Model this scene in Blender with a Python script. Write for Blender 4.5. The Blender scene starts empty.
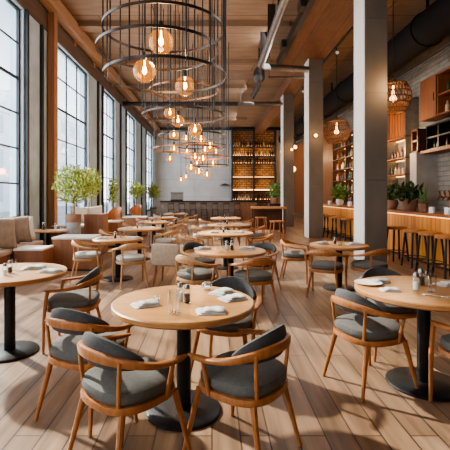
import bpy, bmesh, math, random
from mathutils import Vector, Matrix
random.seed(7)
PI = math.pi
scn = bpy.context.scene
C = scn.collection
F, CX, CY, H = 400.0, 212.0, 195.0, 1.445          # focal length (px), vanishing point, eye height
def on(px, py, z=0.0):                             # point of a horizontal plane
    Y = F*(H-z)/(py-CY); return ((px-CX)*Y/F, Y)
# ------------------------------------------------------------------ materials
def mat(name, col, rough=.6, metal=0, noise=0, scale=6, stretch=(1,1,1), col2=None, bump=0, emit=None, es=0, spec=.5, coat=0):
    m = bpy.data.materials.new(name); m.use_nodes = True
    nt = m.node_tree; b = nt.nodes['Principled BSDF']
    b.inputs['Base Color'].default_value = (*col,1); b.inputs['Roughness'].default_value = rough
    b.inputs['Metallic'].default_value = metal; b.inputs['Specular IOR Level'].default_value = spec
    b.inputs['Coat Weight'].default_value = coat
    if noise or col2 or bump:
        tc = nt.nodes.new('ShaderNodeTexCoord'); mp = nt.nodes.new('ShaderNodeMapping')
        mp.inputs['Scale'].default_value = stretch
        nt.links.new(tc.outputs['Object'], mp.inputs['Vector'])
        n = nt.nodes.new('ShaderNodeTexNoise'); n.inputs['Scale'].default_value = scale; n.inputs['Detail'].default_value = 6
        nt.links.new(mp.outputs['Vector'], n.inputs['Vector'])
        r = nt.nodes.new('ShaderNodeValToRGB')
        c2 = col2 or tuple(max(0,c*(1-noise)) for c in col)
        r.color_ramp.elements[0].position = .32; r.color_ramp.elements[0].color = (*c2,1)
        r.color_ramp.elements[1].position = .68; r.color_ramp.elements[1].color = (*col,1)
        nt.links.new(n.outputs['Fac'], r.inputs['Fac']); nt.links.new(r.outputs['Color'], b.inputs['Base Color'])
        if bump:
            bp = nt.nodes.new('ShaderNodeBump'); bp.inputs['Strength'].default_value = bump; bp.inputs['Distance'].default_value = .02
            nt.links.new(n.outputs['Fac'], bp.inputs['Height']); nt.links.new(bp.outputs['Normal'], b.inputs['Normal'])
    if emit:
        b.inputs['Emission Color'].default_value = (*emit,1); b.inputs['Emission Strength'].default_value = es
    return m
def brick_mat(name, c1, c2, mort, sx, sy, rot, msize=.01, rough=.5, noise=.35, bump=.3, nstretch=(1,1,1), coords='Object', offset=.5, nscale=3.0):
    m = bpy.data.materials.new(name); m.use_nodes = True
    nt = m.node_tree; b = nt.nodes['Principled BSDF']; N = nt.nodes.new; L = nt.links.new
    tc = N('ShaderNodeTexCoord'); mp = N('ShaderNodeMapping'); mp.inputs['Rotation'].default_value = rot
    L(tc.outputs[coords], mp.inputs['Vector'])
    br = N('ShaderNodeTexBrick'); br.inputs['Scale'].default_value = 1; br.inputs['Brick Width'].default_value = sx; br.inputs['Row Height'].default_value = sy
    br.inputs['Mortar Size'].default_value = msize; br.inputs['Color1'].default_value = (*c1,1); br.inputs['Color2'].default_value = (*c2,1); br.inputs['Mortar'].default_value = (*mort,1)
    br.offset = offset; br.inputs['Bias'].default_value = 0
    L(mp.outputs['Vector'], br.inputs['Vector'])
    m2 = N('ShaderNodeMapping'); m2.inputs['Scale'].default_value = nstretch; L(tc.outputs[coords], m2.inputs['Vector'])
    n = N('ShaderNodeTexNoise'); n.inputs['Scale'].default_value = nscale; n.inputs['Detail'].default_value = 8; L(m2.outputs['Vector'], n.inputs['Vector'])
    mx = N('ShaderNodeMix'); mx.data_type = 'RGBA'; mx.blend_type = 'MULTIPLY'; mx.inputs[0].default_value = 1
    r = N('ShaderNodeValToRGB'); r.color_ramp.elements[0].position = .3; r.color_ramp.elements[1].position = .7
    r.color_ramp.elements[0].color = (1-noise,1-noise,1-noise,1); r.color_ramp.elements[1].color = (1,1,1,1)
    L(n.outputs['Fac'], r.inputs['Fac']); L(br.outputs['Color'], mx.inputs[6]); L(r.outputs['Color'], mx.inputs[7]); L(mx.outputs[2], b.inputs['Base Color'])
    b.inputs['Roughness'].default_value = rough
    bp = N('ShaderNodeBump'); bp.inputs['Strength'].default_value = bump; bp.inputs['Distance'].default_value = .01; bp.invert = True
    L(br.outputs['Fac'], bp.inputs['Height']); L(bp.outputs['Normal'], b.inputs['Normal'])
    return m
def glass_mat(name, tint=(1,1,1), gloss=.12, emit=None, es=0):
    m = bpy.data.materials.new(name); m.use_nodes = True; nt = m.node_tree; N = nt.nodes.new; L = nt.links.new
    for n in list(nt.nodes):
        if n.type == 'BSDF_PRINCIPLED': nt.nodes.remove(n)
    out = [n for n in nt.nodes if n.type == 'OUTPUT_MATERIAL'][0]
    t = N('ShaderNodeBsdfTransparent'); t.inputs[0].default_value = (*tint,1)
    g = N('ShaderNodeBsdfGlossy'); g.inputs['Roughness'].default_value = .05
    lw = N('ShaderNodeLayerWeight'); lw.inputs['Blend'].default_value = gloss
    mx = N('ShaderNodeMixShader'); L(lw.outputs['Facing'], mx.inputs[0]); L(t.outputs[0], mx.inputs[1]); L(g.outputs[0], mx.inputs[2])
    last = mx
    if emit:
        e = N('ShaderNodeEmission'); e.inputs[0].default_value = (*emit,1); e.inputs[1].default_value = es
        ad = N('ShaderNodeAddShader'); L(mx.outputs[0], ad.inputs[0]); L(e.outputs[0], ad.inputs[1]); last = ad
    L(last.outputs[0], out.inputs[0]); return m
M = {}
M['chair_wood'] = mat('chair_wood', (.46,.185,.060), .42, col2=(.32,.115,.034), scale=9, stretch=(4,4,1))
M['pale_wood'] = mat('pale_wood', (.55,.31,.145), .45, col2=(.42,.22,.095), scale=9, stretch=(4,4,1))
M['top_wood'] = mat('top_wood', (.60,.30,.10), .36, col2=(.48,.22,.066), scale=5, stretch=(1,9,1))
M['rim_wood'] = mat('rim_wood', (.50,.24,.09), .4, col2=(.38,.17,.06), scale=6, stretch=(2,2,8))
M['far_top'] = mat('far_top', (.64,.37,.17), .4, col2=(.52,.28,.12), scale=5, stretch=(1,9,1))
M['box_wood'] = mat('box_wood', (.32,.145,.075), .5, col2=(.22,.095,.048), scale=3, stretch=(5,5,.7))
M['beam_wood'] = mat('beam_wood', (.46,.28,.17), .6, col2=(.35,.20,.115), scale=3, stretch=(4,.4,4))
M['post_wood'] = mat('post_wood', (.42,.22,.12), .6, col2=(.33,.165,.088), scale=3, stretch=(5,5,.4))
M['dark_wood'] = mat('dark_wood', (.11,.045,.02), .5, col2=(.06,.024,.012), scale=4, stretch=(4,4,.6))
M['orange_wood'] = mat('orange_wood', (.27,.09,.024), .5, col2=(.15,.045,.012), scale=3, stretch=(4,4,.5))
M['grey_pad'] = mat('grey_pad', (.078,.077,.074), .85, noise=.25, scale=60, bump=.1)
M['grey_seat'] = mat('grey_seat', (.135,.13,.118), .85, noise=.2, scale=50, bump=.1)
M['light_seat'] = mat('light_seat', (.42,.42,.40), .9, noise=.15, scale=50)
M['beige'] = mat('beige', (.52,.42,.33), .95, noise=.2, scale=25)
M['cushion'] = mat('cushion', (.34,.27,.22), .95, noise=.25, scale=9)
M['cushion_dark'] = mat('cushion_dark', (.17,.14,.125), .95, noise=.25, scale=9)
M['cushion_white'] = mat('cushion_white', (.75,.71,.66), .95, noise=.12, scale=9)
M['white_cloth'] = mat('white_cloth', (.72,.70,.67), .9, noise=.25, scale=22)
M['white_top'] = mat('white_top', (.78,.72,.64), .6, noise=.1, scale=6)
M['ceramic'] = mat('ceramic', (.85,.83,.8), .25)
M['black_metal'] = mat('black_metal', (.018,.019,.021), .42, metal=.3, noise=.3, scale=12)
M['frame_metal'] = mat('frame_metal', (.030,.034,.040), .5, metal=.2)
M['ring_metal'] = mat('ring_metal', (.06,.045,.036), .38, metal=.7)
M['ring_copper'] = mat('ring_copper', (.21,.09,.04), .35, metal=.7)
M['steel'] = mat('steel', (.33,.32,.30), .35, metal=.9, noise=.25, scale=8)
M['dark_pipe'] = mat('dark_pipe', (.06,.055,.055), .4, metal=.5, noise=.3, scale=6)
M['duct'] = mat('duct', (.010,.009,.009), .8, metal=0, spec=.2, noise=.3, scale=4)
M['concrete'] = mat('concrete', (.44,.41,.375), .8, noise=.28, scale=2.2, bump=.12)
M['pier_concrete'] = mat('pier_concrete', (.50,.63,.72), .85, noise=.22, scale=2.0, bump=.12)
M['lit_side_tone'] = mat('lit_side_tone', (.82,.81,.78), .8, noise=.08, scale=3)  # pale tone standing for window light on the columns
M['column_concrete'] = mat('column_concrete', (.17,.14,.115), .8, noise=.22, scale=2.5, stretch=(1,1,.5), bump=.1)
M['back_wall'] = brick_mat('back_wall', (.66,.66,.65), (.62,.62,.61), (.45,.45,.45), 2.6, 1.3, (PI/2,0,0), .012, .8, .18, .2, nscale=1.2)
M['bar_concrete'] = mat('bar_concrete', (.25,.20,.165), .8, noise=.35, scale=3, bump=.1)
M['floor'] = brick_mat('floor', (.40,.255,.16), (.235,.138,.08), (.08,.05,.035), 2.4, .17, (0,0,PI/2), .005, .40, .5, .2, (9,.7,1), nscale=2.0)
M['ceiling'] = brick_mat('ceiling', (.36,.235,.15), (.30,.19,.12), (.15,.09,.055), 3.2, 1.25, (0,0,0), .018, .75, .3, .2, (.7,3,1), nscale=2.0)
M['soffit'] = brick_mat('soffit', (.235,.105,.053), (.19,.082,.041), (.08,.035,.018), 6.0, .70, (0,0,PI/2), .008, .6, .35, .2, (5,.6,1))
M['brick'] = brick_mat('brick', (.29,.265,.235), (.24,.22,.195), (.16,.145,.13), .42, .13, (PI/2,PI/2,0), .012, .8, .3, .5)
M['warm_panel'] = mat('warm_panel', (.27,.095,.028), .55, col2=(.16,.052,.015), scale=2.5, stretch=(5,5,.5))
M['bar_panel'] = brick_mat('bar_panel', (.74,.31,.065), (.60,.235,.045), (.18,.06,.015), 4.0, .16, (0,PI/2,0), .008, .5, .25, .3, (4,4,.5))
M['bar_top'] = mat('bar_top', (.40,.14,.05), .3, col2=(.28,.09,.03), scale=4, stretch=(6,.6,4))
M['stone'] = brick_mat('stone', (.60,.34,.15), (.38,.19,.08), (.14,.07,.03), .34, .17, (PI/2,0,0), .02, .8, .5, .5, nscale=5)
M['terracotta'] = mat('terracotta', (.36,.19,.115), .8, noise=.3, scale=7)
M['pot_grey'] = mat('pot_grey', (.40,.40,.39), .85, noise=.25, scale=9)
M['soil'] = mat('soil', (.04,.028,.02), .95, noise=.4, scale=20)
M['leaf'] = mat('leaf', (.50,.56,.16), .55, col2=(.34,.43,.10), scale=8)
M['leaf_dark'] = mat('leaf_dark', (.075,.13,.035), .55, col2=(.035,.07,.02), scale=8)
M['leaf_bright'] = mat('leaf_bright', (.20,.34,.09), .5, col2=(.10,.22,.05), scale=8)
M['trunk'] = mat('trunk', (.30,.20,.12), .9, noise=.3, scale=20)
M['wicker'] = mat('wicker', (.16,.075,.033), .7, noise=.4, scale=30)
M['salt'] = mat('salt', (.85,.83,.8), .9); M['pepper'] = mat('pepper', (.12,.075,.05), .9, noise=.5, scale=80)
M['knife'] = mat('knife', (.6,.6,.6), .25, metal=.95)
M['glass'] = glass_mat('glass', (.96,.97,.97), .30)
M['pane'] = glass_mat('pane', (.93,.97,1.0), .06)
M['bulb_glass'] = glass_mat('bulb_glass', (1.0,.72,.40), .07, (1.0,.40,.10), .30)  # weak orange emission in the glass stands in for the bulb's halo
M['filament'] = mat('filament', (1,.6,.2), .5, emit=(1.0,.62,.24), es=30)
M['glow'] = mat('glow', (1,.6,.25), .5, emit=(1.0,.50,.17), es=7)
M['strip'] = mat('strip', (1,.6,.25), .5, emit=(1.0,.52,.17), es=6)
M['soft_strip'] = mat('soft_strip', (1,.6,.25), .5, emit=(1.0,.5,.16), es=2.6)
M['bar_strip'] = mat('bar_strip', (1,.6,.25), .5, emit=(1.0,.58,.22), es=2.2)
for i, c in enumerate([(.24,.10,.03),(.05,.07,.025),(.55,.42,.28),(.14,.035,.02),(.03,.028,.028)]):
    M['bottle%d'%i] = mat('bottle%d'%i, c, .2, spec=.6)
M['facade'] = brick_mat('facade', (.70,.74,.78), (.66,.70,.75), (.42,.48,.54), 3.2, 3.0, (PI/2,0,PI/2), .5, .8, .1, 0)
M['facade2'] = mat('facade2', (.80,.83,.86), .8, noise=.06, scale=.4)
M['outpane'] = mat('outpane', (.46,.52,.58), .4)
M['pavement'] = mat('pavement', (.5,.5,.5), .9, noise=.2, scale=1)
# ------------------------------------------------------------------ mesh helpers
class MB:
    def __init__(s): s.bm = bmesh.new()
    def box(s, x0,x1,y0,y1,z0,z1, bev=0, mtx=None):
        g = bmesh.ops.create_cube(s.bm, size=1); vs = g['verts']
        for v in vs: v.co = Vector((x0+(v.co.x+.5)*(x1-x0), y0+(v.co.y+.5)*(y1-y0), z0+(v.co.z+.5)*(z1-z0)))
        if bev:
            es = list({e for v in vs for e in v.link_edges})
            r = bmesh.ops.bevel(s.bm, geom=es, offset=bev, segments=2, profile=.6, affect='EDGES')
            vs = list({v for f in r['faces'] for v in f.verts} | {v for v in vs if v.is_valid})
        if mtx:
            for v in vs: v.co = mtx @ v.co
        return s
    def bar(s, a, b, r0, r1=None, n=8, cap=True):
        r1 = r0 if r1 is None else r1; a = Vector(a); b = Vector(b); d = (b-a).normalized()
        u = d.orthogonal().normalized(); w = d.cross(u)
        ra = [s.bm.verts.new(a+(u*math.cos(2*PI*i/n)+w*math.sin(2*PI*i/n))*r0) for i in range(n)]
        rb = [s.bm.verts.new(b+(u*math.cos(2*PI*i/n)+w*math.sin(2*PI*i/n))*r1) for i in range(n)]
        for i in range(n): s.bm.faces.new((ra[i],ra[(i+1)%n],rb[(i+1)%n],rb[i]))
        if cap: s.bm.faces.new(ra[::-1]); s.bm.faces.new(rb)
        return s
    def tube(s, pts, r, n=8):
        prof = lambda t: [(r*math.cos(2*PI*i/n), r*math.sin(2*PI*i/n)) for i in range(n)]
        return s.sweep(pts, prof)
    def sweep(s, pts, prof, closed=False, up=(0,0,1)):
        pts = [Vector(p) for p in pts]; up = Vector(up); N = len(pts); rings = []
        for i, p in enumerate(pts):
            a = pts[(i-1) % N] if closed else pts[max(i-1,0)]; b = pts[(i+1) % N] if closed else pts[min(i+1,N-1)]
            d = (b-a).normalized()
            q = up if abs(d.dot(up)) < .98 else Vector((0,1,0))
            sd = d.cross(q).normalized(); u = sd.cross(d)
            rings.append([s.bm.verts.new(p+sd*x+u*y) for x,y in prof(i/(N-1))])
        m = len(rings[0])
        for i in range(N if closed else N-1):
            A, B = rings[i], rings[(i+1)%N]
            for j in range(m): s.bm.faces.new((A[j],A[(j+1)%m],B[(j+1)%m],B[j]))
        if not closed: s.bm.faces.new(rings[0][::-1]); s.bm.faces.new(rings[-1])
        return s
    def lathe(s, prof, n=24, c=(0,0,0), outline=None):
        rings = []
        for r, z in prof:
            if r < 1e-5: rings.append([s.bm.verts.new((c[0],c[1],c[2]+z))]); continue
            rg = []
            for i in range(n):
                t = 2*PI*i/n
                ox, oy = outline(t) if outline else (math.cos(t), math.sin(t))
                rg.append(s.bm.verts.new((c[0]+ox*r, c[1]+oy*r, c[2]+z)))
            rings.append(rg)
        for A, B in zip(rings, rings[1:]):
            if len(A) == 1 and len(B) == 1: continue
            for j in range(n):
                k = (j+1) % n
                if len(A) == 1: s.bm.faces.new((A[0],B[k],B[j]))
                elif len(B) == 1: s.bm.faces.new((A[j],A[k],B[0]))
                else: s.bm.faces.new((A[j],A[k],B[k],B[j]))
        return s
    def quad(s, a, b, c, d): s.bm.faces.new([s.bm.verts.new(p) for p in (a,b,c,d)]); return s
    def build(s, name, m, parent=None, smooth=True, ang=40, loc=None):
        bmesh.ops.recalc_face_normals(s.bm, faces=s.bm.faces)
        me = bpy.data.meshes.new(name); s.bm.to_mesh(me); s.bm.free()
        me.materials.append(m if not isinstance(m,str) else M[m])
        if smooth:
            me.polygons.foreach_set('use_smooth', [True]*len(me.polygons)); me.set_sharp_from_angle(angle=math.radians(ang))
        o = bpy.data.objects.new(name, me); C.objects.link(o)
        if parent: o.parent = parent
        if loc: o.location = loc
        return o
def thing(name, label, cat, loc=(0,0,0), rz=0, group=None):
    o = bpy.data.objects.new(name, None); C.objects.link(o); o.empty_display_size = .1
    o.location = loc; o.rotation_euler = (0,0,rz); return tag(o, label, cat, group)
def tag(o, label, cat, group=None):
    o['label'] = label; o['category'] = cat
    if group: o['group'] = group
    return o
def struct(o): o['kind'] = 'structure'; return o
def dup(root, loc, rz, label, group=None, scale=None, rot=None):
    r = root.copy(); C.objects.link(r); r.location = loc; r.rotation_euler = rot or (0,0,rz); r['label'] = label
    if scale: r.scale = scale
    if group: r['group'] = group
    elif 'group' in r: del r['group']
    for ch in list(root.children):
        c = ch.copy(); C.objects.link(c); c.parent = r
        for g in list(ch.children):
            d = g.copy(); C.objects.link(d); d.parent = c
    return r
used = set()
def place(proto, loc, rz, label, group=None, scale=None):          # first call moves the prototype itself
    if proto.name not in used:
        used.add(proto.name); proto.location = loc; proto.rotation_euler = (0,0,rz); proto['label'] = label
        if scale: proto.scale = scale
        if group: proto['group'] = group
        return proto
    return dup(proto, loc, rz, label, group, scale)
def face(fx, fy): return math.atan2(-fx, fy)
def sup(a, b, n, cy=0):
    def f(t):
        c, s_ = math.cos(t), math.sin(t)
        return (a*math.copysign(abs(c)**(2/n), c), b*math.copysign(abs(s_)**(2/n), s_)+cy)
    return f
def rr(w, h, n=10, p=3.2):
    out = []
    for i in range(n):
        t = 2*PI*i/n+PI/n; c, s_ = math.cos(t), math.sin(t)
        out.append((w/2*math.copysign(abs(c)**(2/p), c), h/2*math.copysign(abs(s_)**(2/p), s_)))
    return out
# ------------------------------------------------------------------ camera
cam = bpy.data.objects.new('camera', bpy.data.cameras.new('camera')); C.objects.link(cam)
cam.location = (0,0,H); cam.rotation_euler = (PI/2,0,0)
cam.data.sensor_width = 36; cam.data.lens = F/450*36
cam.data.shift_x = (225-CX)/450; cam.data.shift_y = -(225-CY)/450
cam.data.clip_start = .05; cam.data.clip_end = 300
scn.camera = cam
# ------------------------------------------------------------------ shell
XL, XR, D, YF, ZC = -4.2, 6.2, 30.0, -3.0, 6.5
def sbox(name, m, *b, bev=0): return struct(MB().box(*b, bev=bev).build(name, m, smooth=False))
sbox('floor', 'floor', XL-.3, XR+.3, YF, D+.3, -.2, 0)
sbox('ceiling', 'ceiling', XL-.3, XR+.3, YF, D+.3, ZC, ZC+.2)
sbox('wall_right', 'brick', XR, XR+.3, YF, D+.3, 0, ZC)
sbox('wall_back', 'back_wall', XL-.3, XR, D, D+.3, 0, ZC)
sbox('wall_front', 'concrete', XL-.3, XR, YF-.3, YF, 0, ZC)
# left wall with openings
WIN = [(-2.4,1.6,4), (4.3,8.9,5), (10.9,13.6,3), (15.3,17.4,2), (19.6,22.0,2), (25.6,28.4,2)]
HEAD = 5.58
sill = lambda a: .92 if a < 10 else .42
lw = MB(); yy = YF
for a, b, n in WIN:
    lw.box(XL-.3, XL, yy, a, 0, ZC); lw.box(XL-.3, XL, a, b, 0, sill(a)); lw.box(XL-.3, XL, a, b, HEAD, ZC); yy = b
lw.box(XL-.3, XL, yy, D, 0, ZC)
struct(lw.build('wall_left', 'pier_concrete', smooth=False))
for k, (a, b, n) in enumerate(WIN):
    SILL = sill(a)
    w = bpy.data.objects.new('window_%d'%(k+1), None); C.objects.link(w); w.location = (XL-.1,a,SILL); struct(w)
    def wp(mb, nm, m): o = mb.build(nm, m, smooth=False); o.parent = w; o.matrix_parent_inverse = Matrix.Translation((-(XL-.1),-a,-SILL)); return o
    fr = MB(); t = .06
    x0, x1 = XL-.13, XL-.07
    fr.box(x0,x1,a,a+t,SILL,HEAD).box(x0,x1,b-t,b,SILL,HEAD).box(x0,x1,a+t,b-t,SILL,SILL+t).box(x0,x1,a+t,b-t,HEAD-t,HEAD)
    wp(fr, 'window_frame', 'frame_metal')
    mb = MB()
    for i in range(1, n):
        y = a+(b-a)*i/n; mb.box(x0+.015,x1-.01,y-.02,y+.02,SILL+t,HEAD-t)
    for j in range(1, 6):
        z = SILL+(HEAD-SILL)*j/6; e = .032 if j == 4 else .016
        mb.box(x0+.015,x1-.015,a+t,b-t,z-e,z+e)
    wp(mb, 'glazing_bars', 'frame_metal')
    wp(MB().box(XL-.115,XL-.105,a+t,b-t,SILL+t,HEAD-t), 'pane', 'pane')
    wp(MB().box(XL-.16,XL+.04,a-.02,b+.02,SILL-.05,SILL), 'window_sill', 'frame_metal')
# timber head band, beam and brackets along the windows
M['head_wood'] = mat('head_wood', (.15,.10,.07), .7, noise=.3, scale=3, stretch=(4,.4,4))
sbox('trim_1', 'head_wood', XL, XL+.03, YF, D, HEAD+.02, 6.12)
sbox('trim_2', 'beam_wood', -4.12, -3.88, YF, D, 6.08, 6.42)
k = 3
for y in [5.0, 7.6, 12.0, 14.0, 16.5, 19.0, 23.0]:
    sbox('trim_%d'%k, 'beam_wood', XL+.031, -4.121 if y != 10.4 else -4.121, y, y+.16, 5.95, 6.12); k += 1
sbox('trim_%d'%k, 'post_wood', XL+.03, -4.0, 10.15, 10.36, 0, 6.078); k += 1
for y in [8.95, 9.75, 14.6, 15.2, 18.2, 19.4, 23.6, 25.3]:               # steel mullions standing against the concrete piers
    sbox('trim_%d'%k, 'frame_metal', XL, XL+.07, y, y+.10, 0, HEAD+.02); k += 1
# cross beams under the ceiling
for y in [8.4, 11.6, 14.9, 18.3, 22.0, 26.0]:
    sbox('trim_%d'%k, 'ceiling', -3.88, 2.25, y, y+.4, 6.34, ZC); k += 1
# dropped timber soffit on a steel beam over the columns
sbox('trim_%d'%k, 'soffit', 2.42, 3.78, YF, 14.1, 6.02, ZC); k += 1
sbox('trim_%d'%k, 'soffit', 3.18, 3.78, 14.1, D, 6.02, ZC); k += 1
sbox('trim_%d'%k, 'dark_pipe', 2.27, 2.42, YF, 14.1, 5.98, 6.22); k += 1
# columns
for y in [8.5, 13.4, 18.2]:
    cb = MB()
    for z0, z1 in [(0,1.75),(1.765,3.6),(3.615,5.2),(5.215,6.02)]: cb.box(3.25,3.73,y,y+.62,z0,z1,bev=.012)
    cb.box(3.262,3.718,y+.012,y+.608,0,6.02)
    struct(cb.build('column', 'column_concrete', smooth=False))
    struct(MB().box(3.232,3.2495,y+.004,y+.616,0,6.02).build('column_lit_side', 'lit_side_tone', smooth=False))  # thin pale slab, window light on the left side put into the colour
# concrete pier behind the bar
sbox('trim_%d'%k, 'concrete', 5.62, 6.2, 11.0, 11.35, 0, 2.62); k += 1
sbox('trim_%d'%k, 'warm_panel', XR-.05, XR, 19.6, D, .1, 5.0); k += 1
sbox('trim_%d'%k, 'frame_metal', XL, XR, D-.12, D, ZC-.2, ZC); k += 1
# ------------------------------------------------------------------ outside
sbox('ground', 'pavement', -60, XL-.3, -20, 90, -.3, -.1)
def building(x, y0, y1, h, m, label):
    t = thing('office_building', label, 'building', (x,(y0+y1)/2,-.1))
    def bp(mb, nm, mm, sm=False): o = mb.build(nm, mm, smooth=sm); o.parent = t; o.matrix_parent_inverse = Matrix.Translation((-x,-(y0+y1)/2,.1)); return o
    bp(MB().box(x-8, x, y0, y1, -.1, h), 'wall', m)
    n = int((y1-y0)/3.4); fl = int(h/3.1)
    pn = MB(); led = MB()
    for j in range(fl):
        led.box(x, x+.25, y0, y1, 3.1*j+2.75, 3.1*j+3.0)
        for i in range(n):
            yy = y0+.7+i*(y1-y0-.7)/n; pn.box(x-.02, x+.03, yy, yy+2.1, 3.1*j+.8, 3.1*j+2.5)
    bp(pn, 'window', 'outpane'); bp(led, 'ledge', m)
building(-19, 22, 42, 11, M['facade2'], 'pale office building outside the nearest windows')
building(-21, 44, 70, 13, M['facade2'], 'taller pale building farther along outside the windows')
# ------------------------------------------------------------------ chairs
def make_chair(name, label, wood='chair_wood', seat='grey_seat', pad='grey_pad', posts='mid', sq=2.7, ph=.125):
    t = thing(name, label, 'chair')
    ol = sup(.25,.245,sq)
    MB().lathe([(0,.385),(.93,.385),(1.0,.392),(1.02,.41),(1.0,.43),(.9,.432),(0,.432)], 40, outline=ol).build('seat_frame', wood, t)
    MB().lathe([(0,.432),(.91,.432),(.965,.447),(.985,.472),(.955,.498),(.86,.512),(.6,.521),(.3,.525),(0,.526)], 40, outline=ol).build('seat', seat, t)
    # horseshoe rail
    pts = [(-.265,.215,.612),(-.278,.15,.614),(-.287,.08,.619)]
    for i in range(25):
        a = PI+PI*i/24
        pts.append((.292*math.cos(a), .285*math.sin(a)+.02, .627+.068*math.sin(PI*i/24)**1.3))
    pts += [(.287,.08,.619),(.278,.15,.614),(.265,.215,.612)]
    def prof(u):
        b = math.sin(PI*u)**2; e = min(1, min(u,1-u)*14+.5)
        return rr((.05-.018*b)*e, (.028+.034*b)*e)
    MB().sweep(pts, prof).build('arm_rail', wood, t)
    if pad:
        pp = []
        for i in range(23):
            a = PI*1.13+PI*.74*i/22
            s_ = math.sin(PI*i/22)
            pp.append((.256*math.cos(a), .25*math.sin(a)+.02, .645+.062*s_))
        MB().sweep(pp, lambda u: rr(.03+.024*math.sin(PI*u)**.6, .045+ph*math.sin(PI*u)**.75, 12, 2.6)).build('backrest', pad, t)
    else:
        pp = []
        for i in range(15):
            a = PI*1.2+PI*.6*i/14
            pp.append((.283*math.cos(a), .275*math.sin(a)+.02, .665+.03*math.sin(PI*i/14)))
        MB().sweep(pp, lambda u: rr(.024, .05+.06*math.sin(PI*u), 10)).build('backrest', wood, t)
    for s_ in (-1,1):
        MB().bar((.165*s_,-.19,.40),(.20*s_,-.205,.68),.0135,.012).build('spindle', wood, t)
        if posts == 'mid':
            MB().bar((.242*s_,.08,.40),(.282*s_,.10,.618),.0145,.012).build('spindle', wood, t)
            MB().bar((.20*s_,.185,.40),(.262*s_,.262,0),.021,.0125).build('leg', wood, t)
        else:
            MB().sweep([(.262*s_,.232,0),(.262*s_,.225,.35),(.266*s_,.20,.56),(.27*s_,.185,.608)], lambda u: rr(.024+.012*math.sin(PI*min(1,u*1.2)), .024+.016*u, 8), up=(0,1,0)).build('leg', wood, t)
        MB().bar((.18*s_,-.175,.40),(.235*s_,-.265,0),.021,.0125).build('leg', wood, t)
    return t
chA = make_chair('armchair', '')
chB = make_chair('armchair', '', 'pale_wood', 'light_seat', None, 'post')
chC = make_chair('armchair', '', 'chair_wood', 'grey_seat', None, 'post')
chD = make_chair('armchair', '', 'chair_wood', 'grey_seat', 'grey_pad', 'post', 4.0)
chE = make_chair('armchair', '', 'pale_wood', 'grey_seat', 'grey_pad', ph=.075)
chF = make_chair('armchair', '', 'pale_wood', 'grey_seat', None)
# ------------------------------------------------------------------ tables
def make_table(x, y, z, r, label, top='top_wood', rim='rim_wood', br=.25, sides=0):
    t = thing('round_table', label, 'table', (x,y,0))
    th = .042
    MB().lathe([(0,z-th),(r-.012,z-th),(r,z-th+.01),(r,z-.008),(r-.008,z-.001)], 72).build('table_edge', rim, t)
    MB().lathe([(r-.008,z-.001),(r-.012,z),(0,z)], 72).build('tabletop', top, t)
    MB().bar((0,0,.03),(0,0,z-th-.001),.048,n=24).build('pedestal', 'black_metal', t)
    if sides: MB().box(-br,br,-br*.8,br*.8,0,.03,bev=.008).build('base', 'black_metal', t, ang=30)
    else: MB().lathe([(0,0),(br,0),(br,.012),(br-.012,.022),(.06,.03),(0,.03)], 48).build('base', 'black_metal', t)
    MB().lathe([(0,z-th-.018),(.14,z-th-.018),(.14,z-th),(0,z-th)], 24).build('mounting_plate', 'black_metal', t)
    return t
T = {}
def tb(k, x, y, z, r, label, **kw): T[k] = (x,y,z,r); make_table(x,y,z,r,label,**kw)
tb(1, -.19, 2.69, .735, .475, 'large round oak table nearest the camera, on a black disc base')
tb(2, -1.86, 3.68, .74, .50, 'round table cut by the left edge of the photo, on black pedestal', top='far_top')
tb(3, 1.62, 3.06, .73, .50, 'large round oak table at the right edge on a black pedestal', br=.27)
tb(4, 1.97, 6.2, .68, .44, 'small round table in front of the second concrete column')
tb(5, .25, 5.5, .69, .49, 'round oak table directly behind the nearest table')
tb(6, -1.62, 6.9, .70, .43, 'round table nearest in the left row, on black disc base', top='far_top')
tb(7, .27, 7.95, .70, .55, 'second round table behind the nearest one in the middle row', top='far_top')
tb(8, .42, 10.2, .70, .55, 'third round table behind the nearest one in the middle row', top='far_top')
tb(9, .45, 13.0, .70, .50, 'farthest round table of the middle row', top='far_top')
tb(10, -1.63, 9.0, .70, .48, 'second round table of the left row by the windows', top='far_top')
tb(11, -1.62, 11.1, .70, .45, 'third round table of the left row by the windows', top='far_top')
tb(12, -1.64, 13.3, .70, .48, 'fourth round table of the left row by the windows', top='far_top')
tb(13, -1.45, 16.0, .70, .50, 'farthest round table of the left row by the windows', top='far_top')
NM = {4:'the small table by the second column', 5:'the table behind the nearest table', 6:'the first table of the left row', 7:'the second table behind the nearest one',
      8:'the third table behind the nearest one', 9:'the farthest middle-row table', 10:'the second table of the left row', 11:'the third table of the left row', 12:'the fourth table of the left row', 13:'the farthest left-row table'}
def ch(p, x, y, fx, fy, label): place(p, (x,y,0), face(fx,fy), label, scale=(.93,.93,.93))
ch(chA, -.46, 2.20, .66, .75, 'grey-padded wooden armchair nearest the camera, seen from behind at left')
ch(chA, .18, 2.28, -.80, .60, 'grey-padded armchair at the front right of the nearest table, seat lit by sun')
ch(chA, -.83, 2.70, .40, .92, 'grey-padded armchair at the left side of the nearest table')
ch(chA, .12, 3.28, -.3, -1, 'grey-backed armchair on the far side of the nearest table, facing the camera')
ch(chD, -1.34, 3.90, -1, -.08, 'armchair pulled up to the right side of the table at the left edge')
ch(chA, 1.20, 3.08, .93, .36, 'grey-padded armchair at the left front of the right-edge table, sunlit seat')
ch(chA, 1.64, 3.72, .05, -1, 'dark grey tub-backed armchair behind the right-edge table')
ch(chD, 1.80, 2.62, -.12, 1, 'armchair cut by the right edge of the photo, wooden arm showing')
ch(chC, 1.64, 5.75, .45, .85, 'wooden armchair at the front left of the small table by the second column')
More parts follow.
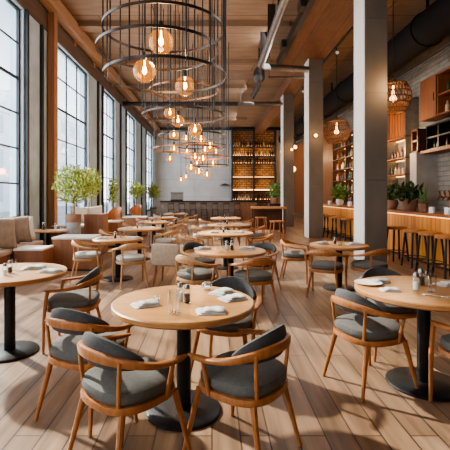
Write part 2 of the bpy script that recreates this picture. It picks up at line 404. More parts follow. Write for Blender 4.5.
ch(chC, 2.28, 5.80, -.45, .85, 'wooden armchair at the front right of the small table by the second column')
ch(chC, 1.42, 6.80, 1, -.35, 'wooden armchair standing sideways left of the small table by the second column')
ch(chF, -.20, 5.12, .75, .6, 'pale-railed armchair at the front left of the table behind the nearest table')
ch(chC, .52, 5.02, -.35, .9, 'wooden armchair at the front right of the table behind the nearest table')
ch(chE, -.20, 6.05, .6, -.8, 'dark-padded armchair at the far left of the table behind the nearest table')
ch(chE, .72, 6.02, -.65, -.75, 'dark-padded armchair at the far right of the table behind the nearest table')
ch(chB, -2.10, 6.75, 1, .15, 'pale armchair with light seat on the left of the first table in the left row')
ch(chB, -1.30, 6.42, -.45, 1, 'pale armchair with light seat at the front right of the first left-row table')
for k in (7, 8, 9, 10, 11, 12, 13):
    x, y, z, r = T[k]
    for nm, dx, dy in [('left',-1,-.25), ('right',1,-.2), ('far',.15,1)]:
        if (k, nm) in [(7,'far'),(10,'far')]: continue
        p = chB if k >= 10 or nm == 'left' else chC
        d = math.hypot(dx,dy); q = r+.14
        ch(p, x+dx/d*q, y+dy/d*q, -dx, -dy, ('pale' if p is chB else 'brown')+' wooden armchair on the %s side of %s' % (nm, NM[k]))
# beige upholstered chair
t = thing('upholstered_chair', 'beige upholstered low-back chair on wooden legs in the middle aisle', 'chair', (-.68,6.5,0), face(.2,1))
MB().box(-.22,.22,-.22,.24,.32,.44,bev=.04).build('seat', 'beige', t)
MB().box(-.23,.23,-.29,-.20,.34,.68,bev=.042).build('backrest', 'beige', t)
for a in (-1,1):
    for b in (-1,1): MB().bar((.17*a,.18*b-.02,.325),(.20*a,.22*b-.03,0),.022,.014).build('leg', 'chair_wood', t)
# ------------------------------------------------------------------ table settings
def make_napkin():
    mb = MB(); n = 10
    for (cx, cy, w, d, z, a, th) in [(0,0,.18,.12,0,0,.009),(.006,.004,.165,.105,.0092,.10,.009),(.02,-.004,.12,.09,.0184,-.14,.010)]:
        R = Matrix.Rotation(a, 3, 'Z'); L = []
        for s_ in (0,1):
            g = []
            for i in range(n+1):
                row = []
                for j in range(n+1):
                    u, v = -1+2*i/n, -1+2*j/n
                    p = R @ Vector((cx+u*w/2*(1-.05*v*v+.03*v), cy+v*d/2*(1-.06*u), 0))
                    e = (1-max(abs(u),abs(v))**6)
                    zz = z+(th*(.35+.65*e) if s_ else 0)+(.0025*math.sin(5*u+2*v+9*a)+.004*u*v)*(1 if z > .01 and s_ else .15*s_)
                    row.append(mb.bm.verts.new((p.x,p.y,max(zz,z))))
                g.append(row)
            L.append(g)
        B, T_ = L
        for i in range(n):
            for j in range(n):
                mb.bm.faces.new((T_[i][j],T_[i+1][j],T_[i+1][j+1],T_[i][j+1])); mb.bm.faces.new((B[i][j],B[i][j+1],B[i+1][j+1],B[i+1][j]))
            mb.bm.faces.new((B[i][0],B[i+1][0],T_[i+1][0],T_[i][0])); mb.bm.faces.new((B[i+1][n],B[i][n],T_[i][n],T_[i+1][n]))
            mb.bm.faces.new((B[0][i+1],B[0][i],T_[0][i],T_[0][i+1])); mb.bm.faces.new((B[n][i],B[n][i+1],T_[n][i+1],T_[n][i]))
    o = mb.build('folded_napkin', 'white_cloth', ang=50); return tag(o, '', 'napkin')
nap = make_napkin()
def make_tumbler(r=.034, h=.13):
    o = MB().lathe([(0,0),(r*.9,0),(r,h),(r-.0025,h),(r*.9-.002,.012),(0,.012)], 28).build('drinking_glass', 'glass'); return tag(o, '', 'glass')
tumb = make_tumbler()
def make_shaker(fill):
    t = thing('salt_shaker' if fill == 'salt' else 'pepper_shaker', '', 'shaker')
    MB().lathe([(0,0),(.021,0),(.023,.01),(.021,.07),(.016,.082),(0,.082)], 20).build('jar', 'glass', t)
    MB().lathe([(0,.004),(.018,.004),(.018,.052),(0,.055)], 16).build('contents', fill, t)
    MB().lathe([(.0,.082),(.018,.082),(.018,.098),(.012,.108),(0,.11)], 20).build('lid', 'steel', t); return t
salt = make_shaker('salt'); pep = make_shaker('pepper')
def make_votive():
    t = thing('tealight_holder', '', 'candle holder')
    MB().lathe([(0,0),(.03,0),(.042,.018),(.042,.04),(.032,.06),(.029,.06),(.038,.04),(.038,.02),(.028,.006),(0,.006)], 24).build('glass_cup', 'glass', t)
    MB().lathe([(0,.007),(.022,.007),(.022,.024),(0,.024)], 20).build('candle', 'salt', t); return t
vot = make_votive()
def make_plate():
    o = MB().lathe([(0,0),(.06,0),(.065,.004),(.105,.014),(.107,.017),(.10,.016),(.06,.008),(0,.007)], 40).build('plate', 'ceramic'); return tag(o, '', 'plate')
plate = make_plate()
def make_knife():
    t = thing('table_knife', '', 'knife')
    MB().box(-.008,.008,-.10,.0,0,.006,bev=.002).build('handle', 'knife', t)
    MB().box(-.009,.009,0,.11,.001,.004,bev=.001).build('blade', 'knife', t); return t
knife = make_knife()
def put(p, k, px, py, rz, label, s=1, dz=0):
    z = T[k][2]+dz+.001; x, y = on(px, py, z); place(p, (x,y,z), rz, label, scale=(s,s,s))
put(nap, 1, 146, 305, .5, 'folded white napkin on the left side of the nearest table')
put(nap, 1, 222, 293, .9, 'folded white napkin at the back right of the nearest table, rearmost right one')
put(nap, 1, 233, 299, .5, 'folded white napkin at the right edge of the nearest table, the middle right one')
put(nap, 1, 211, 312, .1, 'folded white napkin at the front right of the nearest table, closest to the camera')
put(tumb, 1, 174, 313, 0, 'tall clear drinking glass near the middle of the nearest table', 1.05)
put(pep, 1, 187, 302.5, 0, 'pepper shaker with steel lid beside the tall glass on the nearest table', 1.1)
put(salt, 1, 180, 300.5, 0, 'salt shaker with steel lid behind the tall glass on the nearest table', 1.1)
put(vot, 1, 207, 289.5, 0, 'small round glass candle holder near the back of the nearest table', .95)
put(vot, 1, 157, 300, 0, 'small glass candle holder beside the left napkin on the nearest table', .55)
put(salt, 2, 5, 275, 0, 'salt shaker at the far left of the table on the left edge', .95)
put(pep, 2, 10, 273, 0, 'pepper shaker on the table at the left edge', 1.05)
put(tumb, 2, 14, 270, 0, 'drinking glass on the table at the left edge', .75)
put(nap, 2, 34, 268.5, .3, 'folded white napkin at the back of the table on the left edge', 1.25)
put(nap, 2, 50, 272, -.2, 'folded white napkin near the right rim of the table on the left edge', 1.15)
put(plate, 3, 368, 284, 0, 'white plate at the left rim of the right-edge table')
put(nap, 3, 378, 282, .3, 'folded white napkin at the back left of the right-edge table')
put(nap, 3, 390, 290.5, -.1, 'folded white napkin at the front left of the right-edge table', .8)
put(salt, 3, 416, 290, 0, 'salt shaker with steel lid in the middle of the right-edge table', 1.2)
put(pep, 3, 421, 285, 0, 'pepper shaker behind the salt on the right-edge table', 1.2)
put(tumb, 3, 432, 292, 0, 'clear drinking glass in front on the right-edge table', .95)
put(tumb, 3, 428, 285.5, 0, 'clear drinking glass farther back on the right-edge table', .95)
put(nap, 3, 448, 285, .2, 'folded white napkin at the right of the right-edge table')
put(knife, 3, 441, 297, 1.0, 'steel table knife on the front of the right-edge table', 1.1)
put(plate, 4, 323, 243.5, 0, 'white plate at the left of the small table by the second column', 1.1)
put(nap, 4, 323, 242.8, .3, 'folded white napkin lying on the plate of the small column table', .9, .018)
put(nap, 4, 353, 244.5, .1, 'folded white napkin at the right of the small table by the second column', 1.3)
put(tumb, 4, 340, 245.5, 0, 'drinking glass in the middle of the small table by the second column', .85)
put(pep, 4, 335, 244, 0, 'pepper shaker on the small table by the second column')
put(nap, 5, 203, 249, .4, 'folded white napkin on the left of the table behind the nearest table', 1.3)
put(nap, 5, 247, 249, -.2, 'folded white napkin on the right of the table behind the nearest table', 1.3)
put(salt, 5, 227, 250, 0, 'salt shaker on the table behind the nearest table', 1.2)
put(pep, 5, 232, 250, 0, 'pepper shaker on the table behind the nearest table', 1.2)
put(tumb, 5, 224, 248, 0, 'drinking glass on the table behind the nearest table', .8)
for k, side in ((6,1),(7,1),(8,1),(9,1),(10,1),(11,1),(12,1),(13,1)):
    x, y, z, r = T[k]
    place(nap, (x-.25,y-.1,z+.001), .3, 'folded white napkin on the left of '+NM[k], scale=(1.3,1.3,1.3))
    place(nap, (x+.25,y-.05,z+.001), -.3, 'folded white napkin on the right of '+NM[k], scale=(1.3,1.3,1.3))
    place(tumb, (x+.05,y+.05,z+.001), 0, 'drinking glass in the middle of '+NM[k])
    place(pep, (x-.04,y-.04,z+.001), 0, 'pepper shaker in the middle of '+NM[k])
# ------------------------------------------------------------------ pendant bulbs
def make_bulb():
    t = thing('pendant_bulb', '', 'lamp')
    MB().bar((0,0,.26),(0,0,4.5),.007,n=6).build('cord', 'black_metal', t)
    MB().lathe([(0,.15),(.030,.15),(.034,.16),(.034,.25),(.022,.275),(0,.28)], 16).build('socket', 'black_metal', t)
    prof = [(0,-.165)]+[(.165*math.sin(a), -.165*math.cos(a)) for a in [PI*i/16 for i in range(1,13)]]+[(.07,.145),(.032,.155)]
    MB().lathe(prof, 28).build('glass_globe', 'bulb_glass', t)
    MB().lathe([(0,-.055),(.018,-.045),(.032,-.01),(.026,.035),(.012,.075),(.010,.15),(0,.15)], 14).build('filament', 'filament', t); return t
bulb_protos = {}
def bulb(px, py, Y, rpx, label):
    x = (px-CX)*Y/F; z = H-(py-CY)*Y/F; s = rpx*Y/F/.165
    t = thing('pendant_bulb', label, 'lamp', (x,Y,z), 0)
    MB().bar((0,0,.26*s),(0,0,ZC-z-.002),.008,n=6).build('cord', 'black_metal', t)
    src = bulb_protos.setdefault('p', None)
    if src is None:
        sk = MB().lathe([(0,.15),(.030,.15),(.034,.16),(.034,.25),(.022,.275),(0,.28)], 16).build('socket', 'black_metal', t)
        prof = [(0,-.165)]+[(.165*math.sin(a), -.165*math.cos(a)) for a in [PI*i/16 for i in range(1,13)]]+[(.07,.145),(.032,.155)]
        gg = MB().lathe(prof, 28).build('glass_globe', 'bulb_glass', t)
        fl = MB().lathe([(0,-.055),(.018,-.045),(.034,-.01),(.028,.035),(.012,.075),(.010,.15),(0,.15)], 14).build('filament', 'filament', t)
        bulb_protos['p'] = (sk,gg,fl)
        for o in (sk,gg,fl): o.scale = (s,s,s)
    else:
        for o in src:
            c = o.copy(); C.objects.link(c); c.parent = t; c.scale = (s,s,s)
    return t
BUL = [(161,42,5.5,12.5,'large lit globe bulb hanging highest and nearest the camera'),
 (144.5,71,5.4,11.5,'large lit globe bulb hanging low left in the nearest ring cage'),
 (185,86,7.4,10,'lit globe bulb hanging inside the copper ring'),
 (170,113,9.6,6,'lit globe bulb, left of the two just under the second cage'),
 (178,121,10,6.2,'lit globe bulb, right of the two just under the second cage'),
 (195,130,9.3,7,'lit globe bulb in the middle of the third ring cage'),
 (174,135,11,5,'lit globe bulb at the left rim of the third ring cage'),
 (201,140,11.5,5,'lit globe bulb below and right of the middle one'),
 (210,147,12,5,'lit globe bulb at the far right of the bulb cluster'),
 (174,149,13,4.2,'lit globe bulb at the lower left of the bulb cluster'),
 (195,157,13.2,4.6,'lit globe bulb at the left of the farthest rings'),
 (203,159,13.6,4.4,'lit globe bulb in the middle of the farthest rings'),
 (191,168,14.6,4.2,'small low globe bulb at the left under the farthest rings'),
 (199,172,15.4,4,'small low globe bulb in the middle under the farthest rings'),
 (207,175,16.4,3.4,'small low globe bulb at the right under the farthest rings'),
 (213,164,15,3.6,'small globe bulb at the right end of the farthest rings'),
 (187,151,15.5,3.4,'small globe bulb between the two columns of larger bulbs'),
 (170,159,14.2,3.4,'small globe bulb at the far left of the lower bulb cluster'),
 (205,150,13.4,3.8,'globe bulb tucked between two larger ones at the right of the cluster'),
 (186,139,12.4,4.2,'globe bulb in the gap left of the middle one'),
 (197,164,17,3.2,'small globe bulb just above the low middle one'),
 (216,152,14.5,3.2,'small globe bulb outermost on the right'),
 (181,180,18,2.6,'lowest tiny globe bulb far down the room, left'),
 (186,177,17.6,2.6,'tiny globe bulb far down the room, right of the lowest one')]
for b in BUL: bulb(*b)
# ------------------------------------------------------------------ ring chandeliers
def chandelier(x, y, rings, nrod, label, ph=.1):
    t = thing('ring_chandelier', label, 'chandelier', (x,y,ZC))
    for (dx, dy, r, z, m) in rings:
        MB().lathe([(r,-.018),(r+.012,-.018),(r+.012,.018),(r,.018),(r,-.018)], 64).build('ring', m, t, ang=30, loc=(dx,dy,z-ZC))
    for i in range(nrod):
        dx, dy, r, z, m = rings[-1]
        a = 2*PI*i/nrod+ph
        MB().bar((dx+(r+.006)*math.cos(a), dy+(r+.006)*math.sin(a), z-ZC-.03), (dx+(r+.006)*math.cos(a), dy+(r+.006)*math.sin(a), -.002), .011, n=6).build('rod', 'black_metal', t)
    return t
chandelier(-.66, 5.5, [(0,0,.82,H+2.26,'ring_metal'),(-.08,0,.82,H+1.98,'ring_metal'),(.02,.02,.83,H+1.63,'ring_metal')], 15, 'nearest ring chandelier, cage of thin rods and three wide dark rings')
chandelier(-.56, 8.0, [(0,0,.68,H+2.08,'ring_copper'),(0,0,.82,H+1.58,'ring_metal')], 12, 'second ring chandelier with a copper ring above a wide dark ring', .3)
chandelier(-.50, 10.2, [(0,0,.85,H+1.50,'ring_metal'),(-.1,.1,.9,H+1.18,'ring_copper')], 11, 'third ring chandelier around the middle bulbs', .2)
chandelier(-.30, 13.2, [(-.1,0,.85,H+1.62,'ring_metal'),(.1,0,.75,H+1.25,'ring_copper'),(.25,.1,.6,H+.98,'ring_metal')], 10, 'farthest ring chandelier, smallest in view', .5)
# ------------------------------------------------------------------ wicker pendants
def wicker(x, y, z, r, label):
    t = thing('wicker_pendant', label, 'lamp', (x,y,z))
    mb = MB(); hh = r*.82
    def rad(u): return r*(.38+.62*math.sin(PI*(.10+.72*u))**.8)      # u: 0 bottom rim .. 1 top
    for i in range(30):
        for sg in (1,-1):
            pts = [(rad(u)*math.cos(2*PI*i/30+sg*.55*u), rad(u)*math.sin(2*PI*i/30+sg*.55*u), (u-.5)*2*hh) for u in [j/10 for j in range(11)]]
            mb.tube(pts, .008, 4)
    for u in (0,.12,.3,.5,.7,.88,1):
        rr_ = rad(u); mb.sweep([(rr_*math.cos(2*PI*j/32), rr_*math.sin(2*PI*j/32), (u-.5)*2*hh) for j in range(32)], lambda q: [(.012*math.cos(a), .012*math.sin(a)) for a in (0,1.57,3.14,4.71)], closed=True)
    mb.build('lamp_shade', 'wicker', t)
    MB().lathe([(0,hh-.02),(.1,hh-.02),(rad(1),hh),(rad(1),hh+.02),(.06,hh+.08),(.05,hh+.14),(0,hh+.14)], 20).build('cap', 'wicker', t)
    MB().bar((0,0,hh+.1),(0,0,ZC-z-.002),.01,n=6).build('cord', 'black_metal', t)
    MB().lathe([(0,-.08),(.06,-.05),(.08,0),(.06,.05),(.03,.09),(.02,hh),(0,hh)], 16).build('bulb', 'glow', t)
wicker(4.28, 9.45, 3.72, .40, 'woven wicker pendant lamp over the bar, right of the nearest column')
wicker(4.30, 13.8, 3.62, .44, 'woven wicker pendant lamp seen between the two concrete columns')
# small globe lamps on the columns and the far right
def globe_lamp(x, y, z, r, label, down=None):
    t = thing('globe_lamp', label, 'lamp', (x,y,z))
    MB().lathe([(r*math.sin(PI*i/12), -r*math.cos(PI*i/12)) for i in range(13)], 18).build('globe', 'glow', t)
    if down == 'wall': MB().box(-.03,.03,r*.7,.15,-.03,.03).build('bracket', 'black_metal', t)
    else: MB().bar((0,0,r*.8),(0,0,ZC-z-.002),.012,n=6).build('cord', 'black_metal', t)
globe_lamp(3.44, 13.26, 3.42, .055, 'small glowing wall globe on the second concrete column', 'wall')
globe_lamp(3.60, 18.06, 3.50, .055, 'small glowing wall globe on the third concrete column', 'wall')
globe_lamp(4.9, 28.0, 4.5, .12, 'small glowing globe hanging right of the back shelving')
globe_lamp(4.7, 22.6, 4.15, .10, 'small glowing globe hanging between the second and third columns, upper')
globe_lamp(4.85, 24.0, 3.0, .18, 'large low glowing globe between the second and third columns')
# ------------------------------------------------------------------ pipes, ducts, track lights
def pipe(name, pts, r, m, label, cat='pipe', n=14, hang=()):
    mb = MB().tube(pts, r, n)
    for x, y, z in hang: mb.bar((x,y,z),(x,y,ZC),.018)
    return tag(mb.build(name, m), label, cat)
def arc_pts(c, r, a0, a1, u, v, n=6): return [tuple(Vector(c)+Vector(u)*r*math.cos(a0+(a1-a0)*i/n)+Vector(v)*r*math.sin(a0+(a1-a0)*i/n)) for i in range(n+1)]
zp = H+4.22
pipe('elbow_pipe', [(1.58,YF+.05,zp),(1.58,12.9,zp)]+arc_pts((1.88,12.9,zp),.3,PI,PI/2,(1,0,0),(0,1,0))+[(3.2315,13.5,zp)] if 0 else [(1.58,YF+.05,zp),(1.58,12.9,zp)]+arc_pts((1.88,12.9,zp),.3,PI,PI/2,(1,0,0),(0,1,0))[1:]+[(3.2315,13.45,zp)], .105, 'steel', 'long steel ceiling pipe that bends right into the second column')
t = thing('pipe_valve', 'black valve fitting hanging on the steel pipe bend under the ceiling', 'valve', (1.62,13.75,zp-.1))
MB().lathe([(0,-.25),(.12,-.25),(.2,-.12),(.2,.1),(.12,.25),(0,.25)], 14).build('valve_body', 'dark_pipe', t)
MB().bar((0,0,.2),(0,0,ZC-zp+.1-.002),.03).build('hanger', 'dark_pipe', t)
MB().tube([(0,0,-.2),(-.05,.1,-.45),(-.2,.3,-.7)], .08, 10).build('outlet', 'dark_pipe', t)
pipe('cross_pipe', [(XL+.031,18.75,5.72),(3.2315,18.75,5.72)], .10, 'dark_pipe', 'thick dark pipe crossing the room under the far ceiling')
pipe('conduit', [(1.2,18.35,5.62),(3.2315,18.35,5.62)], .07, 'steel', 'short pale conduit running to the third column', hang=[(1.3,18.35,5.62)])
pipe('conduit', [(1.95,13.95,zp-.12),(3.2315,13.95,zp-.12)], .04, 'steel', 'thin steel conduit behind the pipe bend at the second column', hang=[(2.0,13.95,zp-.12)])
for y in (5.8, 7.4, 9.0, 10.6, 12.2):
    tag(MB().box(1.48,1.68,y,y+.06,zp+.06,ZC).build('pipe_hanger', 'dark_pipe', smooth=False), 'dark strap hanger holding the long steel ceiling pipe', 'hanger', 'strap hangers of the long steel pipe')
for y in (7.0, 9.6, 12.2):
    tag(MB().box(2.12,2.268,y,y+.35,5.98,6.2,bev=.02).build('beam_bracket', 'dark_pipe', smooth=False), 'black bracket block on the left face of the steel ceiling beam', 'bracket', 'bracket blocks on the steel beam')
t = thing('air_duct', 'big black round air duct under the ceiling along the right wall', 'duct', (5.4,10,H+4.15))
MB().bar((0,-12.9,0),(0,19.9,0),.42,n=32).build('duct_tube', 'duct', t)
for y in range(-12,20,3): MB().sweep([(.43*math.cos(2*PI*j/32), y, .43*math.sin(2*PI*j/32)) for j in range(32)], lambda q: rr(.05,.03,6), closed=True, up=(0,1,0)).build('collar', 'duct', t)
for y in (-8,-4,0,4,8,12,16): MB().box(-.03,.03,y,y+.04,.40,ZC-H-4.15-.002).build('hanger', 'duct', t, smooth=False)
pipe('wall_pipe', [(5.75,YF+.05,H+3.60),(5.75,29.9,H+3.60)], .05, 'dark_pipe', 'thin dark pipe running beneath the black air duct')
t = thing('track_light', 'black lighting track with spotlights along the right edge of the timber soffit', 'track light', (3.86,8,5.99))
MB().box(-.03,.03,-10,16,.02,.06).build('track', 'black_metal', t, smooth=False)
for y in (-2, 8): MB().box(-.015,.015,y,y+.03,.05,ZC-5.99-.002).build('hanger', 'black_metal', t, smooth=False)
for y in (1.9, 4.4, 6.5, 9.0):
    h = MB().bar((0,y,-.13),(-.03,y-.17,-.19),.055,.065,n=14).bar((0,y,.02),(0,y,-.13),.018).build('spotlight', 'black_metal', t)
    MB().bar((-.031,y-.1745,-.1915),(-.034,y-.186,-.195),.052,n=14).build('lens', 'ceramic', h)
# ------------------------------------------------------------------ right bar
t = thing('bar_counter', 'long wooden bar counter with lit plank front along the right', 'counter', (4.65,11,0))
MB().box(-.32,.35,-6,6.2,1.02,1.075,bev=.01).build('worktop', 'bar_top', t, ang=30)
MB().box(-.2,.3,-5.9,6.1,.06,1.02).build('plank_front', 'bar_panel', t, smooth=False)
MB().box(-.16,.26,-5.85,6.05,0,.06).build('plinth', 'dark_wood', t, smooth=False)
MB().box(-.29,-.25,-5.9,6.1,1.0,1.019).build('light_strip', 'bar_strip', t, smooth=False)
def make_stool():
    t = thing('bar_stool', '', 'stool')
    MB().lathe([(0,.69),(.18,.69),(.205,.70),(.21,.735),(.195,.755),(0,.75)], 28).build('seat', 'chair_wood', t)
    for a in (-1,1):
        for b in (-1,1): MB().bar((.125*a,.125*b,.70),(.175*a,.175*b,0),.021,.018).build('leg', 'black_metal', t)
    MB().sweep([(.163*math.cos(2*PI*j/28)*1.32, .163*math.sin(2*PI*j/28)*1.32, .2) for j in range(28)], lambda q: rr(.02,.02,6), closed=True).build('footrest', 'black_metal', t); return t
st = make_stool()
for y, lb in [(6.92,'bar stool with round wooden seat at the right edge, nearest in the bar row'),(7.47,'second bar stool from the right edge along the bar'),(8.05,'third bar stool from the right edge along the bar'),(8.85,'fourth bar stool from the right edge, beside the nearest column'),
              (12.0,'bar stool seen between the two nearest columns, rightmost of four'),(12.9,'bar stool seen between the two nearest columns, second from right'),(13.8,'bar stool seen between the two nearest columns, third from right'),(14.8,'bar stool seen between the two nearest columns, leftmost of four')]:
    place(st, (4.08,y,0), .1, lb)
# ---- plants on the counter
def leaves(mb, n, pos, size, up=.3):
    for i in range(n):
        p = Vector(pos()); d = Vector((random.gauss(0,1),random.gauss(0,1),random.gauss(up,1))).normalized()
        sd = d.cross(Vector((random.gauss(0,1),random.gauss(0,1),random.gauss(0,1)))).normalized(); L = size*random.uniform(.6,1.3); W = L*.22
        mb.quad(p, p+d*L*.5+sd*W, p+d*L, p+d*L*.5-sd*W)
def ball(c, r, squash=1):
    def f():
        while 1:
            v = Vector((random.uniform(-1,1),random.uniform(-1,1),random.uniform(-1,1)))
            if v.length < 1: return (c[0]+v.x*r, c[1]+v.y*r, c[2]+v.z*r*squash)
    return f
def pot_plant(x, y, z, r, h, lab, leafm, n, spread, top, potm='terracotta'):
    t = thing('potted_plant', lab, 'plant', (x,y,z))
    MB().lathe([(0,0),(r*.7,0),(r,h*.55),(r*.92,h),(r*.84,h),(r*.84,h*.9),(0,h*.9)], 24).build('pot', potm, t)
    MB().lathe([(0,h*.9+.001),(r*.82,h*.9+.001),(0,h*.93)], 20).build('soil', 'soil', t)
    mb = MB(); leaves(mb, n, ball((0,0,h+top*.45), spread, top/spread*.5), .16)
    for i in range(8):
        a = 2*PI*i/8; mb.tube([(0,0,h*.9),(.5*spread*math.cos(a),.5*spread*math.sin(a),h+top*.5)], .006, 4)
    mb.build('foliage', leafm, t, smooth=False)
pot_plant(4.62, 10.35, 1.076, .19, .24, 'bushy fern in a round clay pot on the bar beside the nearest column', 'leaf_dark', 260, .26, .36)
pot_plant(4.66, 9.45, 1.076, .20, .26, 'bushy fern in a clay pot on the bar, right of the other fern', 'leaf_dark', 260, .27, .34)
pot_plant(4.60, 14.4, 1.076, .14, .22, 'leafy green plant in a pale pot on the bar between the two columns', 'leaf_bright', 240, .26, .5, 'ceramic')
t = thing('snake_plant', 'upright snake plant in a small clay pot on the bar', 'plant', (4.62,8.75,1.076))
MB().lathe([(0,0),(.08,0),(.105,.18),(.095,.19),(.09,.17),(0,.17)], 22).build('pot', 'terracotta', t)
mb = MB()
for i in range(7):
    a = i*2.4; rr0 = .03; tx = .09*math.cos(a); ty = .09*math.sin(a); hh = .28+.16*(i%3)/2
    mb.sweep([(rr0*math.cos(a),rr0*math.sin(a),.165),(tx*.6,ty*.6,.17+hh*.5),(tx,ty,.17+hh)], lambda u: rr(.045*(1-u)**.6+.004,.008,6))
mb.build('foliage', 'leaf_bright', t)
# ---- things on the counter
mug = tag(MB().lathe([(0,0),(.045,0),(.05,.1),(.046,.1),(.042,.01),(0,.01)], 20).build('cup', 'ceramic'), '', 'cup')
for i, (x, y, s, lb) in enumerate([(4.5,8.18,1.25,'tall white cup on the bar beside the tap tower'),(4.72,8.02,1.2,'white cup behind the tap tower on the bar'),(4.5,7.62,1.25,'white cup at the right edge on the bar'),(4.6,8.42,.8,'small white cup on the bar near the snake plant'),(4.55,13.2,1.5,'white cup on the bar between the two nearest columns, right'),(4.5,15.3,1.5,'white cup on the bar between the two nearest columns, left')]):
    place(mug, (x,y,1.076), 0, lb, scale=(s,s,s))
t = thing('tap_tower', 'copper beer tap tower with row of handles on the bar', 'tap', (4.72,7.9,1.076))
MB().lathe([(0,0),(.09,0),(.09,.02),(.045,.03),(.04,.34),(0,.34)], 20).build('column', 'ring_copper', t)
MB().bar((0,-.45,.34),(0,.34,.34),.035,n=14).build('crossbar', 'ring_copper', t)
for i in range(5):
    y = -.36+.17*i
    MB().bar((-.03,y,.36),(-.05,y,.46),.014,.02).bar((-.03,y,.34),(-.09,y,.26),.012).build('tap_handle', 'ring_copper', t)
# ---- right wall cabinets
def shelf_unit(name, lab, x0,x1,y0,y1,zs,m_board,m_up,ups,back=None,strip=False, cat='shelving'):
    t = thing(name, lab, cat, (x1,(y0+y1)/2,zs[0])); ym = (y0+y1)/2
    for z in zs: MB().box(x0-x1,-.001,y0-ym,y1-ym,z-zs[0]-.02,z-zs[0]+.02).build('shelf', m_board, t, smooth=False)
    for u in ups: MB().box(x0-x1+.0,-.001,u-ym-.02,u-ym+.02,-.02 if zs[0]>.3 else -zs[0],zs[-1]-zs[0]+.02).build('upright', m_up, t, smooth=False)
    if back: MB().box(-.02,-.001,y0-ym,y1-ym,-.02,zs[-1]-zs[0]).build('back_panel', back, t, smooth=False)
    if strip:
        for z in zs[1:]: MB().box(-.08,-.05,y0-ym+.05,y1-ym-.05,z-zs[0]-.04,z-zs[0]-.021).build('light_strip', 'strip', t, smooth=False)
    return t
t = shelf_unit('wall_cabinet', 'high wooden wall cabinet with a solid door above the right bar', 5.78,6.199,8.3,11.1,[3.5,4.0,4.55],'orange_wood','orange_wood',[8.35,9.2,10.25,11.05],'dark_wood', cat='cabinet')
dr = MB().box(-.44,-.42,.60,1.38,.0,1.06,bev=.006).build('door', 'warm_panel', t, ang=30); MB().bar((-.455,.68,.4),(-.455,.68,.6),.01).bar((-.455,.68,.42),(-.43,.68,.42),.006).bar((-.455,.68,.58),(-.43,.68,.58),.006).build('handle', 'black_metal', dr)
shelf_unit('wall_rack', 'black steel wall rack on a wooden board under the high cabinet', 5.82,6.199,8.3,10.9,[2.66,2.98,3.3],'black_metal','black_metal',[8.35,9.0,9.65,10.3,10.85],'dark_wood')
tag(MB().box(5.70,6.199,8.2,10.95,2.56,2.638,bev=.01).build('shelf_board', 'orange_wood', smooth=False), 'thick wooden board under the black steel rack', 'shelf')
shelf_unit('wine_rack', 'dark rack on top of the concrete pier behind the bar', 5.66,6.199,11.0,11.35,[2.65,2.95,3.25],'dark_wood','dark_wood',[11.02,11.33],'dark_wood')
t = shelf_unit('back_shelf', 'lit open shelving with bottles behind the nearest column', 5.80,6.199,12.0,14.6,[1.55,2.07,2.58,3.22,4.35],'orange_wood','steel',[12.02,13.3,14.58],'brick',True)
for i in range(8): MB().box(-.30,-.25,-1.2+.19*i,-1.09+.19*i,1.69,2.77).build('slat', 'orange_wood', t, smooth=False)
MB().box(-.14,-.12,-1.2,.3,1.71,2.76).build('light_panel', 'strip', t, smooth=False)
shelf_unit('bottle_shelf', 'tall dark bottle shelving on the right wall between the two columns', 5.85,6.199,16.6,19.4,[1.1,1.6,2.1,2.6,3.1,3.6,4.1],'dark_wood','dark_wood',[16.62,17.55,18.5,19.38],'warm_panel',True)
# bottles
bprof = [(0,0),(.034,0),(.036,.01),(.036,.17),(.028,.205),(.013,.23),(.012,.29),(0,.29)]
bmeshes = [MB().lathe([(r*w, z*h) for r, z in bprof], 10).build('bottle', 'bottle%d'%i) for i, (w, h) in enumerate([(1,1),(1.05,1),(1.2,.8),(1,1.05),(1.1,.9)])]
for o in bmeshes: tag(o, '', 'bottle')
def bottles(x, y0, y1, z, n, label, group, axis='y', s=1.0, jit=.03):
    for i in range(n):
        u = y0+(y1-y0)*(i+.5)/n+random.uniform(-jit,jit); p = random.choice(bmeshes); k = s*random.uniform(.85,1.12)
        loc = (x+random.uniform(-.03,.03), u, z) if axis == 'y' else (u, x+random.uniform(-.03,.03), z)
        place(p, loc, 0, label, group, (k,k,k))
for z in (1.571,2.091,2.601): bottles(5.93, 12.08, 14.5, z, 10, 'bottle on the lit open shelving behind the nearest column', 'bottles on the lit bar shelving', s=1.0)
bottles(5.95, 8.5, 10.2, 3.521, 8, 'bottle on the lower shelf of the high wooden wall cabinet', 'bottles in the high wall cabinet', s=1.2)
bottles(5.95, 8.5, 10.2, 4.021, 8, 'bottle on the upper shelf of the high wooden wall cabinet', 'bottles on the upper shelf of the high wall cabinet', s=1.2)
bottles(5.95, 8.5, 10.8, 2.681, 12, 'bottle in the lower row of the black steel wall rack', 'bottles in the black steel rack', s=.85)
for z in (2.671,2.971): bottles(5.8, 11.08, 11.28, z, 2, 'bottle in the dark rack on top of the concrete pier', 'bottles in the rack on the pier', s=.8, jit=.01)
for z in (1.121,1.621,2.121,2.621,3.121,3.621): bottles(5.98, 16.7, 19.3, z, 11, 'bottle on the tall dark shelving between the two columns', 'bottles on the tall dark shelving', s=1.25)
